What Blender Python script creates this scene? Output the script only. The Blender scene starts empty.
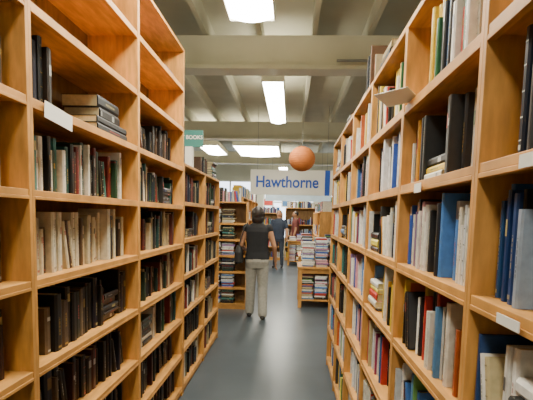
import bpy, math, random
from mathutils import Vector, Matrix
import numpy as np

# ---------------------------------------------------------------- helpers
def lin(c):
    if isinstance(c, str):
        c = [int(c[i:i+2], 16)/255 for i in (0, 2, 4)]
    return tuple((v/12.92 if v <= .04045 else ((v+.055)/1.055)**2.4) for v in c)

def link(ob, parent=None):
    bpy.context.scene.collection.objects.link(ob)
    if parent is not None:
        ob.parent = parent
    return ob

def new_mat(name, col, rough=.6, noise=0, nscale=8, metal=0, stretch=(1, 1, 1), emis=None, estr=0, bump=0, spec=.5):
    m = bpy.data.materials.new(name); m.use_nodes = True
    nt = m.node_tree; b = nt.nodes['Principled BSDF']
    c = lin(col)
    b.inputs['Roughness'].default_value = rough
    b.inputs['Metallic'].default_value = metal
    b.inputs['Specular IOR Level'].default_value = spec
    b.inputs['Base Color'].default_value = (*c, 1)
    if noise or bump:
        tc = nt.nodes.new('ShaderNodeTexCoord'); mp = nt.nodes.new('ShaderNodeMapping')
        mp.inputs['Scale'].default_value = stretch
        nz = nt.nodes.new('ShaderNodeTexNoise'); nz.inputs['Scale'].default_value = nscale
        nz.inputs['Detail'].default_value = 5
        nt.links.new(tc.outputs['Object'], mp.inputs[0]); nt.links.new(mp.outputs[0], nz.inputs['Vector'])
        if noise:
            rp = nt.nodes.new('ShaderNodeValToRGB')
            rp.color_ramp.elements[0].position = .3; rp.color_ramp.elements[1].position = .7
            rp.color_ramp.elements[0].color = (*[v*(1-noise) for v in c], 1)
            rp.color_ramp.elements[1].color = (*[min(1, v*(1+noise)) for v in c], 1)
            nt.links.new(nz.outputs['Fac'], rp.inputs[0]); nt.links.new(rp.outputs[0], b.inputs['Base Color'])
        if bump:
            bp = nt.nodes.new('ShaderNodeBump'); bp.inputs['Strength'].default_value = bump
            bp.inputs['Distance'].default_value = .01
            nt.links.new(nz.outputs['Fac'], bp.inputs['Height']); nt.links.new(bp.outputs[0], b.inputs['Normal'])
    if emis is not None:
        b.inputs['Emission Color'].default_value = (*lin(emis), 1)
        b.inputs['Emission Strength'].default_value = estr
    return m

M_WOOD = new_mat('pine_wood', 'c48c44', .5, .26, 5, stretch=(1.5, 7, 1.5), bump=.05)
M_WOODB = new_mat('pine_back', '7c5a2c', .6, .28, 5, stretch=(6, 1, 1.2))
M_WHITE = new_mat('white_paint', 'dcdcd0', .6, .04, 3)
M_CEIL = new_mat('ceiling_paint', 'b0b0a0', .8, .08, 2)
M_JOIST = new_mat('joist_paint', 'b8b8a8', .7, .06, 4)
M_BEAM = new_mat('beam_paint', 'cfcebc', .6, .05, 3)
M_WALL = new_mat('wall_paint', 'c9c9bc', .8, .04, 1.5)
M_CARD = new_mat('card', 'e6e4dc', .6, .02, 20)
M_METAL = new_mat('metal', '9a9c9c', .35, .03, 20, metal=.9)
M_FLOOR = new_mat('polished_concrete', '4c565e', .30, .2, 1.3, bump=.02)
M_DIFF = new_mat('diffuser', 'ffffff', .4, 0, emis='fffdf0', estr=28)

def book_material():
    m = bpy.data.materials.new('book_covers'); m.use_nodes = True
    nt = m.node_tree; b = nt.nodes['Principled BSDF']
    a = nt.nodes.new('ShaderNodeAttribute'); a.attribute_name = 'col'
    tc = nt.nodes.new('ShaderNodeTexCoord')
    nz = nt.nodes.new('ShaderNodeTexNoise'); nz.inputs['Scale'].default_value = 45; nz.inputs['Detail'].default_value = 4
    mp = nt.nodes.new('ShaderNodeMapRange'); mp.inputs['To Min'].default_value = .6; mp.inputs['To Max'].default_value = 1.15
    mx = nt.nodes.new('ShaderNodeVectorMath'); mx.operation = 'SCALE'
    nt.links.new(tc.outputs['Object'], nz.inputs['Vector']); nt.links.new(nz.outputs['Fac'], mp.inputs['Value'])
    nt.links.new(a.outputs['Color'], mx.inputs[0]); nt.links.new(mp.outputs[0], mx.inputs['Scale'])
    nt.links.new(mx.outputs[0], b.inputs['Base Color'])
    b.inputs['Roughness'].default_value = .45
    return m
M_BOOK = book_material()

class Acc:
    def __init__(s): s.v = []; s.f = []; s.c = []; s.m = []
    def quad(s, pts, col=(1, 1, 1), mi=0):
        n = len(s.v); s.v.extend(pts); s.f.append((n, n+1, n+2, n+3)); s.c.append(col); s.m.append(mi)
    def box(s, lo, hi, col=(1, 1, 1), mi=0, P=None):
        x0, y0, z0 = lo; x1, y1, z1 = hi
        p = [(x0,y0,z0),(x1,y0,z0),(x1,y1,z0),(x0,y1,z0),(x0,y0,z1),(x1,y0,z1),(x1,y1,z1),(x0,y1,z1)]
        if P: p = [P(*q) for q in p]
        n = len(s.v); s.v.extend(p)
        for f in ((0,3,2,1),(4,5,6,7),(0,1,5,4),(1,2,6,5),(2,3,7,6),(3,0,4,7)):
            s.f.append(tuple(n+i for i in f)); s.c.append(col); s.m.append(mi)
    def tube(s, a, b, r, n=12, mi=0):
        a, b = Vector(a), Vector(b); q = (b-a).to_track_quat('Z', 'Y').to_matrix()
        pr = [q @ Vector((r*math.cos(2*math.pi*i/n), r*math.sin(2*math.pi*i/n), 0)) for i in range(n)]
        for i in range(n):
            j = (i+1) % n
            s.quad([tuple(a+pr[i]), tuple(a+pr[j]), tuple(b+pr[j]), tuple(b+pr[i])], mi=mi)
    def mesh(s, name, mats, colored=False):
        me = bpy.data.meshes.new(name); me.from_pydata(s.v, [], s.f)
        for m in mats: me.materials.append(m)
        me.polygons.foreach_set('material_index', s.m)
        if colored:
            a = me.attributes.new('col', 'FLOAT_COLOR', 'CORNER')
            arr = np.ones((len(s.f)*4, 4), dtype=np.float32)
            arr[:, :3] = np.repeat(np.array(s.c, dtype=np.float32), 4, axis=0)
            a.data.foreach_set('color', arr.ravel())
        me.update()
        return me
    def obj(s, name, mats, colored=False, parent=None, bevel=0):
        ob = bpy.data.objects.new(name, s.mesh(name, mats, colored)); link(ob, parent)
        if bevel:
            b = ob.modifiers.new('bevel', 'BEVEL'); b.width = bevel; b.segments = 2; b.limit_method = 'ANGLE'
        return ob

def box_obj(name, lo, hi, mat, parent=None, bevel=0):
    a = Acc(); a.box(lo, hi); return a.obj(name, [mat], parent=parent, bevel=bevel)

# ---------------------------------------------------------------- books
PAGE = lin('c8b890')
def pal(s): return [lin(x) for x in s.split()]
OLD = pal('2a201c 1c1c22 3a241c 5a2420 20283c 24382c 6a4a30 a89878 c8bc9c 3c3430 6a2c24 48301e 18202c b8a880 2c2c2c 1a3a3a')
MIX = pal('e0dcd0 1c1c1c 2c4a3a 7a2c26 3a7a76 c8b48a 4a2c20 e0dcd0 24304c 101010 6a2420 202020 1a4a48 1c2c3a 101014 1c3c24')
CREAM = pal('d8ccac c8b890 e0d8c0 a89870 5c4630 4c3424 3a2a20 d8d0b8 48342a 203040 241c18 d8ccac')
DARK = pal('141212 1c1612 241c18 14181e 241a16 2c2018 101418 201a16 4a3828 3a1c18 6c5c48 1c2620 1a1a2a 481c16')
BRIGHT = pal('eceae4 e8e4dc 3a6aac c0342c e0b830 1c1c1c 2a4a80 c8ccd0 903058 2c7050 e4e0d0 5c90c0 202024 141414 c86028 602838 c8b88c eceae4 d8d0c0 6a9c4c')
WHITES = pal('eceae4 f0f0ec dcdce0 e0a0ac 4a80c8 e8e4dc 8a6a98 2c54ac d0d4d8 b83430 e4e0d0 242428 eceae4')
YELL = pal('e8c430 1c1c1c e8e4dc d09428 1c1c20 2c2c2c c03428 e8d850 e4e0d0 2c6a40 101010 d8d0c0 5a84b8')
NAVY = pal('20427a 1c2434 d8d8d8 3468a4 1c1c1c e0dccc 285890 5a2030 4a4a4c 8a2834 141418 a0b0c4')

def add_book(A, o, U, W, D, t, h, d, col, rng, detail=True):
    def P(u, w, q): return (o[0]+U[0]*u+W[0]*w+D[0]*q, o[1]+U[1]*u+W[1]*w+D[1]*q, o[2]+U[2]*u+W[2]*w+D[2]*q)
    c = .0025
    A.box((0, 0, 0), (c, h, d), col, 0, P); A.box((t-c, 0, 0), (t, h, d), col, 0, P)
    A.box((c, .003, .003), (t-c, h-.003, d-.005), PAGE, 0, P)
    b = min(.006, .16*t)
    us = (0, .25*t, .75*t, t); ds = (0, -b, -b, 0)
    for i in range(3):
        A.quad([P(us[i], 0, ds[i]), P(us[i+1], 0, ds[i+1]), P(us[i+1], h, ds[i+1]), P(us[i], h, ds[i])], col)
    for w in (0, h):
        A.quad([P(us[i], w, ds[i]) for i in range(4)], col)
    if detail:
        L = sum(col)/3
        e = -b-.0007
        if rng.random() < .88:
            alt = rng.choice([lin('d0c080'), lin('b08c38'), lin('e0e0d8'), lin('c85040')]) if L < .25 else rng.choice([lin('202020'), lin('9a2420'), lin('1c4488'), lin('302820'), lin('2c6a48')])
            mixk = rng.uniform(.4, .9); alt = tuple(col[i]+(alt[i]-col[i])*mixk for i in range(3))
            k = rng.random()
            u0, u1 = .3*t, .7*t
            if k < .5:
                w0 = rng.uniform(.2, .45)*h; w1 = w0+rng.uniform(.25, .45)*h
                q = t*.12; w = w0
                while w < w1:
                    l = rng.uniform(.004, .016)
                    A.quad([P(u0+q, w, e), P(u1-q, w, e), P(u1-q, min(w+l, w1), e), P(u0+q, min(w+l, w1), e)], alt)
                    w += l+.0035
            elif k < .8:
                w0 = rng.uniform(.55, .75)*h; hh = rng.uniform(.08, .22)*h
                A.quad([P(.25*t, w0, e), P(.75*t, w0, e), P(.75*t, w0+hh, e), P(.25*t, w0+hh, e)], alt)
            else:
                for w0 in (.12, .3, .5, .7, .88):
                    A.quad([P(.25*t, w0*h, e), P(.75*t, w0*h, e), P(.75*t, w0*h+.003, e), P(.25*t, w0*h+.003, e)], alt)
            if rng.random() < .5:
                A.quad([P(.28*t, .05*h, e), P(.72*t, .05*h, e), P(.72*t, .09*h, e), P(.28*t, .09*h, e)], alt)

def stack(A, x0, z, rng, palette, n, w=.24, inset=.05, tr=(.015, .04), zmax=9, d=.18):
    zz = z
    for i in range(n):
        t = rng.uniform(*tr); ww = w*rng.uniform(.82, 1)
        if zz+t > zmax: break
        ox = x0+rng.uniform(0, .02)
        add_book(A, (ox, inset+rng.uniform(-.01, .015), zz), (0, 0, 1), (1, 0, 0), (0, 1, 0), t, ww, d, rng.choice(palette), rng, True)
        zz += t+.0006
    return zz

def fill(A, x0, x1, z, rng, palette, hmax, inset=.04, depth=.27, hr=(.17, .26), tr=(.010, .046), detail=True, lay=.012):
    x = x0+.002
    run = 0
    while True:
        if run <= 0:
            run = rng.randint(1, 5); hc = rng.uniform(*hr); tc_ = rng.uniform(*tr); rc = rng.choice(palette); uni = rng.random() < .10; ji = rng.uniform(-.01, .03)
        run -= 1
        if uni: t = min(tc_, .03); h = hc; col = rc
        else: t = max(.008, rng.uniform(tr[0], tc_+.008)); h = hc*rng.uniform(.82, 1.12); col = rng.choice(palette)
        h = min(h, hmax-.015)
        d = min(rng.uniform(.13, .18), depth-inset-.03)
        if x+t > x1: break
        k = rng.uniform(.75, 1.1); col = tuple(min(.95, v*k) for v in col)
        i = max(.006, inset+ji+rng.uniform(-.012, .02))
        add_book(A, (x, i, z), (1, 0, 0), (0, 0, 1), (0, 1, 0), t, h, d, col, rng, detail)
        x += t+.0008
        r = rng.random()
        if r < .055: # leaning books
            a = rng.uniform(.1, .28); n = rng.choice((1, 1, 2, 3)); ca, sa = math.cos(a), math.sin(a)
            h = min(rng.uniform(.17, .21), hmax-.04)
            w = h*sa+sum([.025]*n)/ca
            if x+w+.01 < x1:
                xx = x+h*sa+.001
                for q in range(n):
                    t = .0235*ca
                    add_book(A, (xx, i, z), (ca, 0, sa), (-sa, 0, ca), (0, 1, 0), t, h, .14, rng.choice(palette), rng, detail)
                    xx += .0245/ca
                x = xx+.004
        elif r < .065:
            x += rng.uniform(.01, .03)
        elif r < .07+lay and x+.25 < x1:
            stack(A, x, z, rng, palette, rng.randint(3, 6), w=.21, inset=inset, zmax=z+hmax-.02, tr=(.014, .04), d=.15)
            x += .236
    return x

def bookcase(M, Wd, H, levels, depth=.30, tk=.018, sh=.022, kick=True):
    A = Acc()
    A.box((0, 0, 0), (tk, depth, H)); A.box((Wd-tk, 0, 0), (Wd, depth, H))
    A.box((tk, 0, H-sh), (Wd-tk, depth-.008, H))
    for z in levels:
        A.box((tk, .002, z-sh), (Wd-tk, depth-.008, z))
        A.box((tk, .0, z-sh-.012), (Wd-tk, .018, z-sh)) # front lip
    if kick: A.box((tk, .015, 0), (Wd-tk, .03, levels[0]-sh-.012))
    A.box((tk, depth-.008, 0), (Wd-tk, depth, H-sh), mi=1)
    ob = A.obj('bookcase', [M_WOOD, M_WOODB], bevel=.0015)
    ob.matrix_world = M
    return ob

def xf(x, y, deg, z=0): return Matrix.Translation((x, y, z)) @ Matrix.Rotation(math.radians(deg), 4, 'Z')

def books_obj(A, M, name='shelved_books'):
    ob = A.obj(name, [M_BOOK], colored=True); ob.matrix_world = M; return ob

TK = .018
# ---------------------------------------------------------------- left tall row
LX = -.90; LW = 1.135
LL = [.08, .37, .685, 1.0, 1.325, 1.645, 1.96, 2.28, 2.60]
starts = [-.705, .43, 1.565, 2.70]  # first unit is out of view, added to block light
specs = {
 0: {i: (OLD, 1.0) for i in range(7)},
 1: {0: (DARK, 1), 1: (DARK, 1), 2: (DARK, .92), 3: (DARK, .97), 4: (OLD, .97), 5: (CREAM, .97), 6: (DARK, .98)},
 2: {0: (DARK, .97), 1: (DARK, .97), 2: (DARK, .98), 3: (DARK, .98), 4: (CREAM, .97), 5: (MIX, .97), 6: (DARK, .22)},
 3: {0: (DARK, .95), 1: (DARK, .95), 2: (MIX, .97), 3: (OLD, .97), 4: (OLD, .95), 5: (MIX, .95), 6: (DARK, .95)},
}
for n, y in enumerate(starts):
    M = xf(LX, y, 90)
    bookcase(M, LW, 2.9, LL)
    rng = random.Random(140+n); A = Acc()
    for i, (p, fr) in specs[n].items():
        gap = (LL+[2.9])[i+1]-LL[i]-.04
        hr = (.20, .26) if p is CREAM else (.185, .255)
        if (n, i) == (2, 6): hr = (.24, .26)
        fill(A, TK, TK+(LW-2*TK)*fr, LL[i]+.0005, rng, p, gap, inset=.06, hr=hr, tr=(.016, .058) if p is not MIX else (.014, .036), lay=.018)
    if n == 2:
        z = stack(A, .60, 1.9605, rng, [DARK[0], DARK[3], DARK[6]], 2, w=.44, inset=.02, d=.24, tr=(.03, .04))
        stack(A, .68, z, rng, [DARK[3], DARK[0]], 2, w=.30, inset=.05, d=.18, tr=(.05, .06))
    if n == 3:
        stack(A, .75, 2.6005, rng, NAVY, 3, w=.3, inset=.05, d=.2)
    books_obj(A, M)

# ---------------------------------------------------------------- left lower row
LL2 = [.08, .40, .72, 1.04, 1.36, 1.68]
for n, y in enumerate([3.86, 4.82]):
    M = xf(LX, y, 90); bookcase(M, .95, 2.0, LL2)
    rng = random.Random(200+n); A = Acc()
    for i, z in enumerate(LL2):
        fill(A, TK, .93*rng.uniform(.9, 1), z+.0005, rng, rng.choice([OLD, MIX, OLD, DARK]), .27, inset=.04)
    fill(A, .05, .40, 2.0005, rng, OLD, .25, inset=.05)
    if n: stack(A, .55, 2.0005, rng, MIX, 7, w=.3, inset=.03)
    books_obj(A, M)

# ---------------------------------------------------------------- right row
RX = .42; RW = .75
RL = [.10, .44, .77, 1.10, 1.40, 1.70, 2.0]
rp = {
 (1, 4): NAVY, (1, 5): NAVY, (1, 3): BRIGHT, (2, 4): WHITES, (2, 5): YELL, (2, 6): YELL, (2, 3): BRIGHT,
 (3, 5): WHITES, (3, 4): YELL, (3, 6): YELL, (3, 3): YELL,
}
for n in range(7):
    ys = -.40+RW*n
    M = xf(RX, ys+RW, -90); bookcase(M, RW, 2.31, RL)
    rng = random.Random(360+n); A = Acc()
    for i, z in enumerate(RL):
        p = rp.get((n, i), rng.choice([BRIGHT, BRIGHT, YELL, MIX, WHITES]))
        fr0 = 0
        fr1 = rng.uniform(.92, 1)
        hr = (.18, .26)
        if (n, i) == (1, 6): continue
        if (n, i) == (2, 6): fr0, fr1 = .30, .78
        if (n, i) == (2, 5): fr0, fr1 = .03, .80
        if (n, i) == (1, 5): fr0, fr1 = .15, .75
        # local x=0 is the far end
        fill(A, TK+(RW-2*TK)*fr0, TK+(RW-2*TK)*fr1, z+.0005, rng, p, .265, inset=.03, hr=hr, tr=(.009, .027), lay=.008)
    if n in (3, 4, 5):
        stack(A, .1, 2.3105, rng, CREAM, 3, w=.26, inset=.03)
        if n == 4: fill(A, .4, .7, 2.3105, rng, OLD, .25, inset=.03)
    books_obj(A, M)

# ---------------------------------------------------------------- far display cases
def far_case(x, y, deg, W, H, levels, seed, pals, stacks=True, depth=.32, top=True):
    M = xf(x, y, deg); bookcase(M, W, H, levels, depth=depth)
    rng = random.Random(seed); A = Acc()
    for i, z in enumerate(levels):
        nxt = (levels+[H])[i+1]
        if stacks:
            xx = TK+.01
            while xx+.24 < W-TK:
                stack(A, xx, z+.0005, rng, rng.choice(pals), 14, w=.22, inset=.012, zmax=nxt-.04, tr=(.01, .024), d=.2)
                xx += .232
        else:
            fill(A, TK, (W-TK)*rng.uniform(.85, 1), z+.0005, rng, rng.choice(pals), nxt-z-.04, inset=.03)
    if top:
        fill(A, .05, W*.9, H+.0005, rng, pals[0], .25, inset=.05)
    books_obj(A, M)
far_case(-1.64, 7.6, 0, .92, 1.80, [.1, .37, .64, .91, 1.18, 1.45], 11, [WHITES, CREAM, WHITES, MIX])
for k in range(4):
    far_case(-.95, 9.2+1.0*k, 90, 1.0, 1.95, [.1, .45, .8, 1.15, 1.5], 20+k, [BRIGHT, WHITES, MIX], stacks=False)
for k in range(3):
    far_case(.62, 11.0+1.0*k, -90, 1.0, 1.7, [.1, .45, .8, 1.15], 30+k, [BRIGHT, YELL, WHITES], stacks=False)
far_case(-.2, 16.6, 0, 1.2, 1.9, [.1, .5, .9, 1.3], 41, [BRIGHT, YELL, NAVY], stacks=False)
far_case(-1.5, 16.6, 0, 1.2, 1.7, [.1, .5, .9, 1.3], 42, [NAVY, BRIGHT, WHITES], stacks=False)
far_case(1.1, 16.6, 0, 1.2, 1.9, [.1, .5, .9, 1.3], 43, [BRIGHT, WHITES], stacks=False)
# rows of the neighbouring aisles
for y in (4.5, 5.7, 6.9):
    far_case(-2.6, y, 90, 1.15, 2.1, [.1, .45, .8, 1.15, 1.5, 1.8], int(y*10), [OLD, MIX], stacks=False)
for y in (7.0, 8.2, 9.4):
    far_case(1.6, y+1.15, -90, 1.15, 2.1, [.1, .45, .8, 1.15, 1.5, 1.8], int(y*10), [BRIGHT, MIX], stacks=False)

# ---------------------------------------------------------------- book tables
def table(x, y, W, D, H, seed, pals, nmin=3, nmax=11, hi=.34):
    e = bpy.data.objects.new('book_table', None); link(e); e.location = (x, y, 0)
    A = Acc(); A.box((0, 0, H-.035), (W, D, H)); A.box((.05, .05, H-.12), (W-.05, .07, H-.035)); A.box((.05, D-.07, H-.12), (W-.05, D-.05, H-.035))
    for a in (.02, W-.08):
        for b in (.02, D-.08): A.box((a, b, 0), (a+.06, b+.06, H-.035))
    A.box((.03, .03, .12), (W-.03, D-.03, .145))
    A.obj('frame', [M_WOOD], parent=e, bevel=.003)
    rng = random.Random(seed); A = Acc()
    for z, mx in ((H, H+hi), (.145, H-.14)):
        yy = .07
        while yy+.2 < D-.05:
            xx = .06
            while xx+.23 < W-.02:
                stack(A, xx, z+.0005, rng, rng.choice(pals), rng.randint(nmin, nmax) if z == H else 30, w=.22, inset=yy, zmax=mx, tr=(.012, .028), d=.17)
                xx += .24
            yy += .21
    o = A.obj('stacked_books', [M_BOOK], colored=True, parent=e)
table(.14, 7.9, .80, .9, .72, 51, [WHITES, BRIGHT, WHITES], 12, 24, .50)
table(.17, 9.15, .80, 1.2, .80, 53, [WHITES, BRIGHT, NAVY], 6, 20, .45)
table(-.10, 14.95, 1.3, .7, .80, 52, [BRIGHT, WHITES])

# ---------------------------------------------------------------- shelf tags
def tag(name, x, y, z, w, h, rz, tilt, lean=0):
    a = Acc(); a.box((-w/2, -.001, -h/2), (w/2, .001, h/2))
    ob = a.obj(name, [M_CARD])
    ob.matrix_world = Matrix.Translation((x, y, z)) @ Matrix.Rotation(math.radians(rz), 4, 'Z') @ Matrix.Rotation(math.radians(lean), 4, 'X') @ Matrix.Rotation(math.radians(tilt), 4, 'Y')
    return ob
tag('shelf_label', -.893, 1.75, 1.93, .21, .06, 90, 4)
tag('shelf_label', RX-.006, 1.56, 1.675, .08, .03, -90, 0)
tag('shelf_label', RX-.006, .84, 1.68, .08, .025, -90, 0)
tag('shelf_label', RX-.006, .88, 1.381, .09, .02, -90, 0)
tag('shelf_label', RX-.04, 1.78, 2.02, .15, .09, -50, 0, 70)

# ---------------------------------------------------------------- room shell
X0, X1, Y0, Y1, H = -5.0, 5.0, -4.0, 18.0, 3.78
box_obj('floor', (X0-.1, Y0-.1, -.1), (X1+.1, Y1+.1, 0), M_FLOOR)
box_obj('ceiling', (X0-.1, Y0-.1, H), (X1+.1, Y1+.1, H+.1), M_CEIL)
box_obj('wall_left', (X0-.1, Y0, 0), (X0, Y1, H), M_WALL)
box_obj('wall_right', (X1, Y0, 0), (X1+.1, Y1, H), M_WALL)
box_obj('wall_back', (X0-.1, Y0-.1, 0), (X1+.1, Y0, H), M_WALL)
A = Acc()
WT = 2.95
A.box((X0-.1, Y1, 0), (X1+.1, Y1+.12, .7)); A.box((X0-.1, Y1, WT), (X1+.1, Y1+.12, H))
for a, b in ((-5.1, -3.4), (-1.4, -1.1), (.9, 1.2), (3.2, 5.1)):
    A.box((a, Y1, .7), (b, Y1+.12, WT))
A.obj('wall_front', [M_WALL])
for n, (a, b) in enumerate(((-3.4, -1.4), (-1.1, .9), (1.2, 3.2))):
    A = Acc()
    for lo, hi in (((a, .7), (b, .76)), ((a, WT-.06), (b, WT)), ((a, 2.1), (b, 2.15)), ((a, .76), (a+.06, WT-.06)), ((b-.06, .76), (b, WT-.06)), (((a+b)/2-.03, .76), ((a+b)/2+.03, WT-.06))):
        A.box((lo[0], Y1+.03, lo[1]), (hi[0], Y1+.09, hi[1]))
    A.obj('window_%d' % (n+1), [M_WHITE])
# joists & beams
A = Acc(); x = X0+.3
while x < X1:
    A.box((x, Y0, H-.2), (x+.05, Y1, H-.001)); x += .61
A.obj('ceiling_joists', [M_JOIST])
for y in (-3.6, .70, 5.32, 10.0, 14.6):
    A = Acc(); A.box((X0, y, 3.24), (X1, y+.16, 3.575)); A.box((X0, y-.05, 3.20), (X1, y+.21, 3.24)) 
    A.obj('ceiling_beam', [M_BEAM], bevel=.004)

# ---------------------------------------------------------------- lamps
def fixture(x, y, L, w=.30, z=3.15, power=34, up=30, name='fluorescent_ceiling_lamp'):
    e = bpy.data.objects.new(name, None); link(e); e.location = (x, y, z)
    A = Acc(); A.box((-w/2, 0, .05), (w/2, L, .10)); A.box((-w/2, 0, .0), (-w/2+.012, L, .05)); A.box((w/2-.012, 0, .0), (w/2, L, .05))
    A.box((-w/2, -.015, 0), (w/2, 0, .10)); A.box((-w/2, L, 0), (w/2, L+.015, .10))
    A.obj('housing', [M_WHITE], parent=e, bevel=.003)
    A = Acc(); n = 8
    pr = [(-w/2+.012+(w-.024)*i/n, .02-.035*math.sin(math.pi*i/n)) for i in range(n+1)]
    for i in range(n):
        (a, za), (b, zb) = pr[i], pr[i+1]
        A.quad([(a, .005, za), (a, L-.005, za), (b, L-.005, zb), (b, .005, zb)])
    A.obj('diffuser', [M_DIFF], parent=e)
    A = Acc()
    for yy in (.3, L-.3): A.box((-.006, yy-.006, .10), (.006, yy+.006, H-z))
    A.obj('hanger_rods', [M_METAL], parent=e)
    for nm, en, zz, rx in (('tube_light', power, -.022, 0), ('ceiling_fill', up, .115, math.pi)):  # second area light faces up from the closed housing, added to brighten the ceiling
        l = bpy.data.lights.new(nm, 'AREA'); l.shape = 'RECTANGLE'; l.size = w*.9; l.size_y = L*.98
        l.energy = en; l.color = (1, .89, .65)
        lo = bpy.data.objects.new(nm, l); link(lo, e); lo.location = (0, L/2, zz); lo.rotation_euler = (rx, 0, 0)
    return e
fixture(-.36, 1.2, 2.7, w=.38, power=46, up=90)  # stronger upward fill imitates a wide glow around this lamp
fixture(-.36, -2.8, 2.4, power=26)
fixture(-.26, 5.6, 2.4, w=.27)
fixture(-.85, 10.6, 1.8, w=1.05, power=70)
fixture(-1.95, 10.6, 1.6, w=.5, power=40)
fixture(-.3, 15, 2.2, power=60)
for x in (-3.6, 2.7):  # unseen side rows, added to light the ceiling
    for y in (-2.5, 1.4, 6.0, 11.0):
        fixture(x, y, 2.4, power=30)

# ---------------------------------------------------------------- paper lantern
e = bpy.data.objects.new('paper_lantern', None); link(e); e.location = (.16, 8.0, 2.56)
A = Acc(); R = .225; ns, nr = 36, 64
def rad(i):
    th = .12+(math.pi-.24)*i/nr
    r = R*(1-.012*abs(math.sin(i*math.pi/4)))
    return r*math.sin(th), r*math.cos(th)*.94
for i in range(nr):
    (r0, z0), (r1, z1) = rad(i), rad(i+1)
    for j in range(ns):
        a, b = 2*math.pi*j/ns, 2*math.pi*(j+1)/ns
        A.quad([(r0*math.cos(a), r0*math.sin(a), z0), (r1*math.cos(a), r1*math.sin(a), z1), (r1*math.cos(b), r1*math.sin(b), z1), (r0*math.cos(b), r0*math.sin(b), z0)])
M_LAN = new_mat('orange_paper', 'b8682c', .8, .08, 10)
A.obj('paper_shade', [M_LAN], parent=e)
A = Acc(); A.box((-.003, -.003, .2), (.003, .003, H-2.56)); A.box((-.03, -.002, .205), (.03, .002, .212)); A.obj('cord', [M_METAL], parent=e)

# ---------------------------------------------------------------- signs
M_BLUE = new_mat('sign_blue', '1450b8', .5, .03, 10)
M_TEAL = new_mat('sign_teal', '3c7c74', .5, .05, 10)
def text(body, size, mat, parent, loc, bold=.0, sx=1):
    c = bpy.data.curves.new('lettering', 'FONT'); c.body = body; c.size = size; c.extrude = .002; c.offset = bold
    c.align_x = 'CENTER'; c.align_y = 'CENTER'
    o = bpy.data.objects.new('lettering', c); c.materials.append(mat); link(o, parent)
    o.rotation_euler = (math.pi/2, 0, 0); o.location = loc; o.scale = (sx, 1, 1)
    return o
e = bpy.data.objects.new('hanging_sign', None); link(e); e.location = (0, 9.4, 2.26)
box_obj('panel', (-.84, 0, -.25), (.86, .02, .25), M_CARD, e, .003)
box_obj('blue_edge', (.66, -.004, -.25), (.76, 0, .25), M_BLUE, e)
text('Hawthorne', .32, M_BLUE, e, (-.10, -.005, .0), .006, .86)
A = Acc()
for x in (-.7, .7): A.box((x-.004, .006, .25), (x+.004, .014, H-2.26))
A.obj('cords', [M_METAL], parent=e)
e = bpy.data.objects.new('shelf_top_sign', None); link(e); e.location = (-1.02, 4.50, 2.255)
box_obj('panel', (-.15, 0, -.03), (.15, .02, .13), M_TEAL, e, .003)
text('NEW BOOKS', .05, M_CARD, e, (0, -.004, .06), .001)
box_obj('stand', (-.05, -.03, -.2545), (.05, .05, -.03), M_CARD, e)
e = bpy.data.objects.new('banner', None); link(e); e.location = (.1, 14.2, 2.15)
box_obj('panel', (-.9, 0, -.1), (1.1, .02, .12), new_mat('banner_pale', 'b8ccdc', .6, .1, 4), e)
A = Acc()
for x in (-.7, .8): A.box((x-.004, .006, .12), (x+.004, .014, H-2.15))
A.obj('cords', [M_METAL], parent=e)
for x, z, w, h, c in ((-.85, 2.1, .4, .3, 'b83c34'), (-.2, 2.15, .35, .45, '3c6a9c'), (.45, 2.1, .4, .35, 'd8b040'), (1.5, 2.1, .5, .5, '4a7a5c')):
    A = Acc(); A.box((x-w/2, 0, z-h/2), (x+w/2, .01, z+h/2)); A.box((x-w/2+.04, -.003, z-h/2+.04), (x+w/2-.04, 0, z+h/2-.04), mi=1)
    A.box((x-.003, .002, z+h/2), (x+.003, .008, H))
    o = A.obj('poster', [M_CARD, new_mat('poster_ink', c, .5, .35, 6)]); o.location.y = 17.2

# conduit along the beam face
A = Acc(); A.tube((.45, 5.24, 3.28), (4.9, 5.24, 3.28), .014); A.obj('conduit', [M_METAL])

# ---------------------------------------------------------------- people
def capsule(a, b, ra, rb, n=14, m=5):
    a, b = Vector(a), Vector(b); ax = (b-a).normalized()
    q = ax.to_track_quat('Z', 'Y').to_matrix(); L = (b-a).length
    rings = []
    for i in range(m+1):
        t = math.pi/2*(1-i/m); rings.append((-ra*math.sin(t), max(ra*math.cos(t), 1e-4)))
    for i in range(m+1):
        t = math.pi/2*(i/m); rings.append((L+rb*math.sin(t), max(rb*math.cos(t), 1e-4)))
    return [[tuple(a+q @ Vector((r*math.cos(2*math.pi*j/n), r*math.sin(2*math.pi*j/n), z))) for j in range(n)] for z, r in rings]
def ellipsoid(c, r, n=24, m=14):
    return [[(c[0]+r[0]*max(math.sin(t), 1e-3)*math.cos(2*math.pi*j/n), c[1]+r[1]*max(math.sin(t), 1e-3)*math.sin(2*math.pi*j/n), c[2]-r[2]*math.cos(t)) for j in range(n)] for t in [math.pi*i/m for i in range(m+1)]]
def loftrings(secs, n=28):
    out = []
    for z, cx, cy, rx, ry in [(secs[0][0], secs[0][1], secs[0][2], 1e-3, 1e-3)]+secs+[(secs[-1][0], secs[-1][1], secs[-1][2], 1e-3, 1e-3)]:
        out.append([(cx+rx*math.copysign(abs(math.cos(a))**.85, math.cos(a)), cy+ry*math.copysign(abs(math.sin(a))**.85, math.sin(a)), z) for a in [2*math.pi*j/n for j in range(n)]])
    return out

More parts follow.
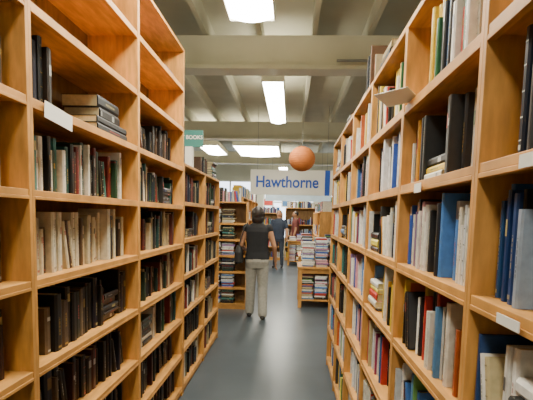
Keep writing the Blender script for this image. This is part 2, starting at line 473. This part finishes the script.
class Body:
    def __init__(s): s.v = []; s.f = []; s.p = []
    def rings(s, rs):
        n = len(rs[0]); base = len(s.v)
        for r in rs: s.v.extend(r)
        for i in range(len(rs)-1):
            for j in range(n):
                k = (j+1) % n
                s.f.append((base+i*n+j, base+i*n+k, base+(i+1)*n+k, base+(i+1)*n+j))
        s.f.append(tuple(base+j for j in reversed(range(n)))); s.f.append(tuple(base+(len(rs)-1)*n+j for j in range(n)))
    def cap(s, a, b, ra, rb, lab): s.rings(capsule(a, b, ra, rb)); s.p.append(('c', a, b, ra, rb, lab))
    def ell(s, c, r, lab): s.rings(ellipsoid(c, r)); s.p.append(('e', c, r, lab))
    def loft(s, secs, lab): s.rings(loftrings(secs)); s.p.append(('l', secs, lab))
    def hand(s, w, d, side, lab='skin'):
        w = Vector(w); d = Vector(d).normalized(); sd = Vector(side); sd = (sd-d*sd.dot(d)).normalized(); nrm = d.cross(sd)
        for k in (-1, 0, 1):
            s.cap(tuple(w+sd*.012*k), tuple(w+d*.075+sd*.024*k), .016, .013, lab)
        for k, L in ((-1.5, .055), (-.5, .068), (.5, .075), (1.5, .066)):
            a = w+d*.078+sd*.0185*k; b = a+d*L*.5+nrm*.006; c = b+d*L*.42+nrm*.02
            s.cap(tuple(a), tuple(b), .0085, .008, lab); s.cap(tuple(b), tuple(c), .008, .007, lab)
        a = w+d*.025+sd*.022; b = a+d*.03+sd*.028+nrm*.008; c = b+d*.028+sd*.008+nrm*.01
        s.cap(tuple(a), tuple(b), .011, .010, lab); s.cap(tuple(b), tuple(c), .010, .008, lab)
    def build(s, name, mats, M, voxel):
        labs = list(mats.keys())
        me = bpy.data.meshes.new(name+'_src'); me.from_pydata(s.v, [], s.f); me.update()
        ob = bpy.data.objects.new(name, me); link(ob)
        r = ob.modifiers.new('r', 'REMESH'); r.mode = 'VOXEL'; r.voxel_size = voxel
        sm = ob.modifiers.new('s', 'SMOOTH'); sm.factor = .5; sm.iterations = 4
        dg = bpy.context.evaluated_depsgraph_get()
        m2 = bpy.data.meshes.new_from_object(ob.evaluated_get(dg)); m2.name = name
        ob.modifiers.clear(); ob.data = m2; bpy.data.meshes.remove(me)
        m2.materials.clear()
        for l in labs: m2.materials.append(mats[l])
        nf = len(m2.polygons); C = np.zeros(nf*3, dtype=np.float32); m2.polygons.foreach_get('center', C); C = C.reshape(-1, 3)
        best = np.full(nf, 1e9); idx = np.zeros(nf, dtype=np.int32)
        for p in s.p:
            if p[0] == 'c':
                a, b = np.array(p[1]), np.array(p[2]); ab = b-a; t = np.clip(((C-a)@ab)/(ab@ab), 0, 1)
                dd = np.linalg.norm(C-(a+t[:, None]*ab), axis=1)-(p[3]+(p[4]-p[3])*t)
            elif p[0] == 'e':
                rr = np.array(p[2]); dd = (np.linalg.norm((C-np.array(p[1]))/rr, axis=1)-1)*rr.min()
            else:
                S = np.array(p[1]); z = C[:, 2]
                g = [np.interp(z, S[:, 0], S[:, k]) for k in (1, 2, 3, 4)]
                dd = (np.sqrt(((C[:, 0]-g[0])/g[2])**2+((C[:, 1]-g[1])/g[3])**2)-1)*np.minimum(g[2], g[3])
                dd = np.maximum(dd, np.maximum(S[0, 0]-z, z-S[-1, 0]))
            m = dd < best; best[m] = dd[m]; idx[m] = labs.index(p[-1])
        m2.polygons.foreach_set('material_index', idx)
        m2.polygons.foreach_set('use_smooth', [True]*nf); m2.update()
        ob.matrix_world = M
        return ob

def head(B, z=1.555, tilt=0, female=True):
    B.cap((0, -.005, z-.16), (0, .01, z-.06), .052 if female else .06, .047 if female else .056, 'skin')
    B.ell((0, .012, z), (.076, .092, .112), 'skin')
    B.ell((0, .03, z-.055), (.055, .06, .055), 'skin')
    B.cap((0, .098, z+.012), (0, .118, z-.022), .010, .014, 'skin')
    for s in (-1, 1):
        B.ell((s*.078, .005, z-.005), (.012, .02, .03), 'skin')
        B.ell((s*.031, .090, z+.012), (.013, .010, .007), 'eye')
        B.cap((s*.018, .094, z+.032), (s*.045, .086, z+.034), .006, .005, 'hair')
    B.cap((-.018, .095, z-.052), (.018, .095, z-.052), .007, .007, 'lip')
    if female:
        B.ell((0, -.014, z+.018), (.092, .100, .110), 'hair')
        B.ell((0, -.035, z-.055), (.090, .066, .09), 'hair')
        for s in (-1, 1): B.cap((s*.074, -.01, z+.03), (s*.07, -.012, z-.085), .028, .022, 'hair')
    else:
        B.ell((0, -.012, z+.03), (.084, .096, .092), 'hair')

M_SKIN = new_mat('skin', 'a87858', .55, .05, 30)
M_HAIR = new_mat('dark_hair', '241a16', .45, .3, 40, stretch=(1, 1, .15))
M_EYE = new_mat('eye', '201a18', .3); M_LIP = new_mat('lip', '9a5a50', .5)
M_TOP = new_mat('charcoal_knit', '1c1c20', .85, .15, 60)
M_PANTS = new_mat('grey_trousers', '9c9990', .85, .1, 30)
M_SHOE = new_mat('shoe', '2a2624', .5, .1, 30)
M_SHIRT2 = new_mat('navy_shirt', '1c2638', .8, .2, 30); M_JEANS = new_mat('jeans', '262c38', .85, .15, 40)
M_RED = new_mat('red_shirt', '6a3430', .8, .15, 30); M_KH = new_mat('khaki', '6a5c48', .8, .15, 30)
M_BAG = new_mat('bag_leather', '161414', .45, .2, 30, bump=.1)

def legs(B, hips, knees, ankles, r, feet=.15):
    for s, h, k, a in zip((-1, 1), hips, knees, ankles):
        B.cap(h, k, r[0], r[1], 'pants'); B.cap(k, a, r[1], r[2], 'pants')
        B.cap((a[0], a[1]-.04, .04), (a[0]+s*.015, a[1]+feet, .035), .038, .033, 'shoe')
        B.cap((a[0], a[1], a[2]-.02), (a[0], a[1], .05), .04, .038, 'shoe')
# woman walking away
B = Body()
B.loft([(.76, 0, -.005, .155, .10), (.86, 0, -.012, .182, .125), (.95, 0, -.005, .170, .118), (1.0, 0, 0, .145, .10)], 'pants')
legs(B, [(-.085, 0, .84), (.085, 0, .84)], [(-.092, .05, .47), (.09, .01, .47)], [(-.105, .10, .085), (.10, -.10, .085)], (.092, .074, .068))
B.loft([(.90, 0, -.003, .186, .130), (1.0, 0, 0, .166, .114), (1.08, 0, 0, .160, .110), (1.2, 0, .005, .170, .118), (1.30, 0, 0, .180, .115), (1.36, 0, -.003, .165, .095), (1.41, 0, -.005, .10, .072), (1.435, 0, -.005, .062, .058)], 'top')
for s in (-1, 1):
    el = (s*.25, -.045, 1.08) if s > 0 else (s*.245, -.01, 1.09)
    sh = (s*.165, -.005, 1.355); mid = tuple(sh[i]+(el[i]-sh[i])*.12 for i in range(3))
    B.cap(sh, mid, .058, .054, 'top'); B.cap(mid, el, .048, .036, 'skin')
    wr = (.275, .05, .865) if s > 0 else (-.19, .18, 1.02)
    B.cap(el, wr, .037, .024, 'skin')
    d = (.0, .25, -1) if s > 0 else (.6, .8, .1)
    B.hand(wr, d, (0, 1, .2) if s > 0 else (0, 0, 1))
head(B, 1.545)
WM = xf(-.50, 7.0, 2) @ Matrix.Scale(1.03, 4)
wo = B.build('woman', {'skin': M_SKIN, 'top': M_TOP, 'pants': M_PANTS, 'shoe': M_SHOE, 'hair': M_HAIR, 'eye': M_EYE, 'lip': M_LIP}, WM, .0065)
# shoulder bag hanging behind her left hip, strap over the left shoulder
A = Acc()
secs = [(.84, .055, .12), (.86, .065, .14), (1.0, .06, .135), (1.09, .03, .11)]
prev = None
BX, BY = -.265, -.07
for z, rx, ry in secs:
    ring = [(BX+rx*math.copysign(abs(math.cos(a))**.6, math.cos(a)), BY+ry*math.copysign(abs(math.sin(a))**.6, math.sin(a)), z) for a in [2*math.pi*j/20 for j in range(20)]]
    if prev:
        for j in range(20): A.quad([prev[j], prev[(j+1) % 20], ring[(j+1) % 20], ring[j]])
    prev = ring
A.box((BX-.03, BY-.10, .835), (BX+.03, BY+.10, .845)); A.box((BX-.02, BY-.10, 1.085), (BX+.02, BY+.10, 1.094))
pts = [(BX, -.15, 1.08), (-.235, -.135, 1.2), (-.19, -.10, 1.35), (-.15, -.03, 1.425), (-.15, .03, 1.42), (-.19, .09, 1.34), (-.235, .09, 1.2), (BX, .03, 1.08)]
for a, b in zip(pts, pts[1:]):
    A.tube(a, b, .009, 8)
bg = A.obj('shoulder_bag', [M_BAG]); bg.matrix_world = WM

def shopper(name, M, shirt, pants, raised=True, female=False):
    B = Body()
    B.loft([(.80, 0, 0, .150, .10), (.90, 0, 0, .172, .118), (1.02, 0, 0, .160, .11)], 'pants')
    legs(B, [(-.09, 0, .88), (.09, 0, .88)], [(-.10, .02, .49), (.10, .05, .49)], [(-.12, 0, .10), (.11, .03, .10)], (.088, .064, .052))
    B.loft([(.88, 0, 0, .178, .125), (1.0, 0, 0, .172, .12), (1.2, 0, 0, .190, .13), (1.38, 0, 0, .200, .125), (1.45, 0, 0, .18, .10), (1.50, 0, 0, .10, .075), (1.52, 0, 0, .066, .062)], 'top')
    for s in (-1, 1):
        sh = (s*.195, 0, 1.43); el = (s*.265, .03, 1.15)
        mid = tuple(sh[i]+(el[i]-sh[i])*.65 for i in range(3))
        B.cap(sh, mid, .062, .056, 'top'); B.cap(mid, el, .046, .040, 'skin')
        wr = (s*.20, .25, 1.20) if (s > 0 and raised) else (s*.27, .10, .92)
        B.cap(el, wr, .040, .028, 'skin')
        B.hand(wr, (-s*.3, 1, .3) if (s > 0 and raised) else (0, .25, -1), (0, 0, 1) if (s > 0 and raised) else (0, 1, .2))
    head(B, 1.655, female=female)
    B.build(name, {'skin': M_SKIN, 'top': shirt, 'pants': pants, 'shoe': M_SHOE, 'hair': M_HAIR, 'eye': M_EYE, 'lip': M_LIP}, M, .009)
shopper('man', xf(-.36, 14.2, 170), M_SHIRT2, M_JEANS)
shopper('man', xf(.16, 16.1, 100), M_RED, M_KH, raised=False)
# ---------------------------------------------------------------- world
w = bpy.data.worlds.new('world'); bpy.context.scene.world = w; w.use_nodes = True
w.node_tree.nodes['Background'].inputs[0].default_value = (.80, .9, 1, 1)
w.node_tree.nodes['Background'].inputs[1].default_value = 4.5

# ---------------------------------------------------------------- camera
f = 460.0; pitch, yaw, roll = math.radians(5.5), math.radians(3.2), math.radians(1.3)
cam = bpy.data.cameras.new('camera'); co = bpy.data.objects.new('camera', cam); link(co)
R = Matrix.Rotation(yaw, 3, 'Z') @ Matrix.Rotation(math.pi/2-pitch, 3, 'X') @ Matrix.Rotation(roll, 3, 'Z')
co.matrix_world = Matrix.Translation((0, 0, 1.57)) @ R.to_4x4()
cam.lens = f/533*36; cam.sensor_width = 36; cam.clip_start = .02
d = R.transposed() @ Vector((0, 1, 0))
px = 266.5+f*d.x/-d.z; py = 200-f*d.y/-d.z
cam.shift_x = (px-291)/533; cam.shift_y = (217-py)/533
bpy.context.scene.camera = co
